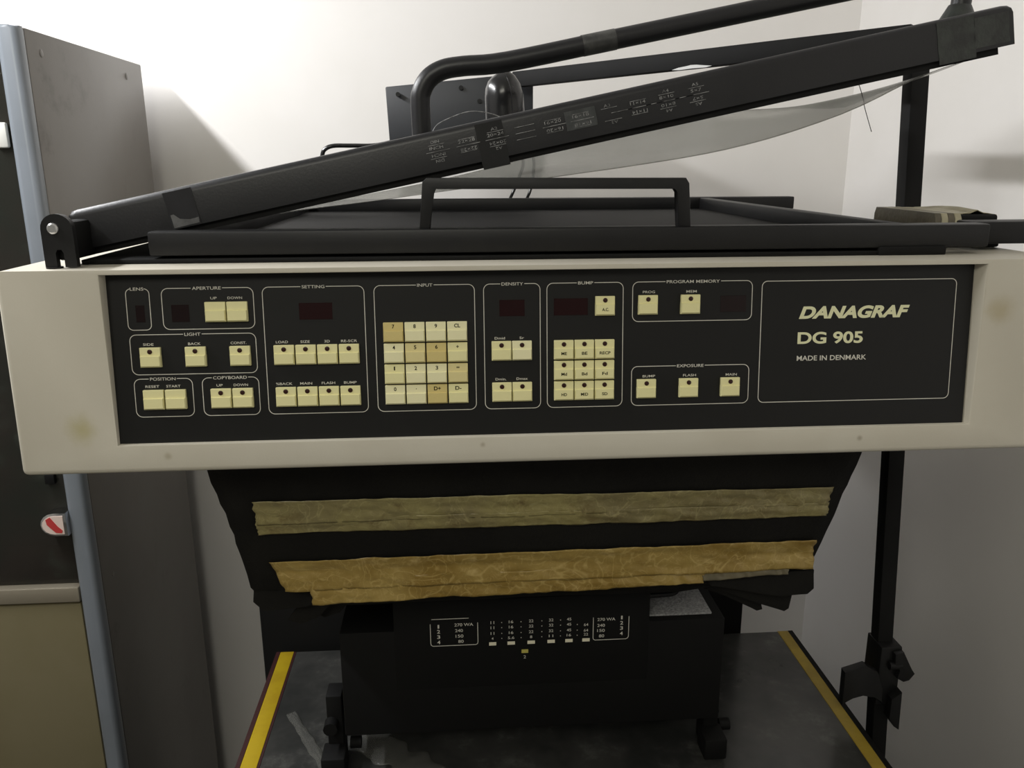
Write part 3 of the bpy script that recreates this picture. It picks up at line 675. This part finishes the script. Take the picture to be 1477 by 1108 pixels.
# ------------------------------------------------------------------ black stand on the right: leaning pole, arm, box, clamp
sd = thing('support_stand', (.638, 1.0, 0), 'black square steel pole leaning by the right wall with a slanting top arm and clamp', 'stand')
def px_(z): return .544 + (1.655-z)*.0571
bm = bmesh.new(); h_ = .0108
zt, zb_ = 1.692, 0.0
hexa(bm, [(px_(z)+sx*h_, 1.0+sy*h_, z) for sx in (-1, 1) for sy in (-1, 1) for z in (zb_, zt)], bev=.0015)
obj('pole', bm, 'dullblack', sd)
obj('foot_plate', nb(px_(0)-.05, px_(0)+.05, .95, 1.05, 0, .008, bev=.001), 'black', sd)
bm = bmesh.new(); p0, p1 = Vector((.10, 1.37, 1.677)), Vector((.5345, 1.0, 1.6925)); ax = (p1-p0)
vz = Vector((0, 0, .0115)); vn = Vector((ax.y, -ax.x, 0)).normalized()*.008
hexa(bm, [p + n_ + z_ for p in (p0, p1) for n_ in (-vn, vn) for z_ in (-vz, vz)], bev=.0015)
arm = obj('arm', bm, 'dullblack', sd, label='slanting flat black arm')
bm = bmesh.new(); d = ax.normalized(); nn = Vector((d.y, -d.x, 0)).normalized()
ps = [(0, 0), (.012, -.001), (.03, -.0005), (.05, -.001), (.058, .0004), (.045, .0022), (.036, .0036), (.028, .004), (.02, .003), (.01, .0022)]
base = p0 + ax*.475
A_ = [bm.verts.new(base + d*s + nn*.0084 + Vector((0, 0, -.0113+h))) for s, h in ps]; B_ = [bm.verts.new(base + d*s + nn*.0079 + Vector((0, 0, -.0113+h))) for s, h in ps]
bm.faces.new(A_); bm.faces.new(B_)
for i in range(len(ps)): bm.faces.new((A_[i], A_[(i+1) % len(ps)], B_[(i+1) % len(ps)], B_[i]))
obj('paint_chip', bm, 'palechip', sd, smooth=None, label='chipped bare patch on the arm')
bm = bmesh.new()
hexa(bm, [(-.099, 1.40, 1.57), (-.103, 1.40, 1.669), (-.099, 1.52, 1.57), (-.103, 1.52, 1.669), (.13, 1.385, 1.57), (.13, 1.385, 1.690), (.13, 1.52, 1.57), (.13, 1.52, 1.690)], bev=.002)
mb = obj('metal_box', bm, mat('dark_blue_grey_box', (38, 40, 44), .5, var=(33, 35, 39), scale=8), sd, label='dark steel box with screws behind the lid')
for x, z in ((-.083, 1.657), (.016, 1.667), (.045, 1.647)):
    bm = bmesh.new(); tube(bm, [(x, 1.397, z), (x, 1.388, z)], .0035, 10); obj('screw', bm, 'black', mb)
bm = bmesh.new()
cz = .862; cxp = px_(cz)
box(bm, cxp-.015, cxp+.015, .975, 1.016, .815, .905, bev=.002)
obj('clamp_body', bm, 'black', sd)
bm = bmesh.new(); prism(bm, [(.519, .878), (.548, .887), (.566, .876), (.575, .85), (.577, .825), (.566, .838), (.548, .842), (.533, .838), (.520, .826)], 'y', .962, .975, bev=.0015); obj('clamp_jaw', bm, 'black', sd)
bm = bmesh.new(); prism(bm, [(.590, .832), (.604, .842), (.606, .782), (.598, .788), (.590, .80)], 'y', .962, .978, bev=.001); obj('clamp_jaw', bm, 'black', sd)
bm = bmesh.new(); prism(bm, [(.590, .900), (.602, .902), (.612, .880), (.621, .868), (.614, .858), (.606, .856), (.596, .862), (.600, .875), (.591, .884)], 'y', .966, .976, bev=.001); tube(bm, [(.585, .971, .880), (.602, .971, .880)], .006, 10); obj('wing_knob', bm, 'black', sd, label='black wing knob')

# ------------------------------------------------------------------ taped pad on the right end of the copy frame
pad = thing('taped_pad', (.48, .84, 1.486), 'flat black pad wrapped in striped beige masking tape, at the right end of the frame', 'pad')
bm = nb(.452, .513, .765, .88, 1.486, 1.5025, bev=.003, seg=3); obj('pad_body', bm, 'matt', pad)
bm = bmesh.new()
def pt(i, j):
    x = .470 + .043*i; y = .769 + .110*j
    return (x, y, 1.5030 + .0012*noise.noise(Vector((x*60, y*35, 2))) + .0018*math.sin(math.pi*i)*math.sin(math.pi*j) + (.003*max(0, 1-abs(i-.55)/.16)*(1-j*.7)) - .006*max(0, i-.8)*(1-j))
grid(bm, 40, 20, pt); thicken(bm, -.0006); obj('tape_cover', bm, 'tape3', pad, smooth=180, label='crumpled beige tape over the top of the pad')
for k in range(4):
    x0_ = .4505 + .0062*k; x1_ = x0_+.0062; bm = bmesh.new(); yy = .763 - .0005*k
    prof_ = [(yy, 1.4862), (yy+.0005, 1.4985), (yy+.004, 1.5038), (.878, 1.5044), (.881, 1.498), (.8815, 1.4862)]
    prism(bm, prof_, 'x', x0_, x1_, bev=.0006)
    obj('tape_band', bm, 'tape4' if k % 2 == 0 else 'tape3', pad)
P('pad_shelf', nb(.440, .512, .757, .92, 1.4725, 1.486, bev=.002), 'matt')

# ------------------------------------------------------------------ cables and a loose thread
def cable(name, pts, r, m, lab, cat='cable', group=None):
    bm = bmesh.new(); tube(bm, smoothpts(pts, 6), r, 8); o = obj(name, bm, m, smooth=180); o['label'] = lab; o['category'] = cat
    if group: o['group'] = group
    return o
cable('power_cable', [(-.194, 1.30, 1.545), (-.193, 1.30, 1.562), (-.189, 1.30, 1.572), (-.176, 1.30, 1.5775), (-.15, 1.31, 1.578), (-.115, 1.33, 1.579), (-.08, 1.37, 1.588), (-.06, 1.40, 1.592)], .0032, 'rubber', 'thin black cable looping over the left slope of the lid from the steel box')
cable('hanging_cable', [(.110, 1.42, 1.569), (.116, 1.41, 1.55), (.103, 1.40, 1.516), (.094, 1.40, 1.496), (.085, 1.42, 1.475), (.08, 1.45, 1.44), (.08, 1.46, 1.30)], .0026, 'rubber', 'left one of two thin black cables hanging behind the bow handle')
cable('hanging_cable', [(.130, 1.42, 1.569), (.134, 1.41, 1.55), (.129, 1.40, 1.516), (.122, 1.40, 1.496), (.115, 1.42, 1.475), (.11, 1.45, 1.44), (.11, 1.46, 1.30)], .0026, 'rubber', 'right one of two thin black cables hanging behind the bow handle')
cable('fine_wire', [(-.018, .80, 1.578), (-.012, .80, 1.586), (.006, .80, 1.594), (.02, .80, 1.597), (.036, .80, 1.595), (.05, .80, 1.590)], .0004, 'grey_print', 'hair-thin grey wire curving above the lid near the bent tube', 'wire')
cable('loose_thread', [(.373, .79, 1.627), (.380, .79, 1.612), (.384, .79, 1.600), (.388, .79, 1.590), (.393, .79, 1.578)], .00035, 'keyprint', 'thin dark thread dangling from the right part of the plastic film', 'thread')
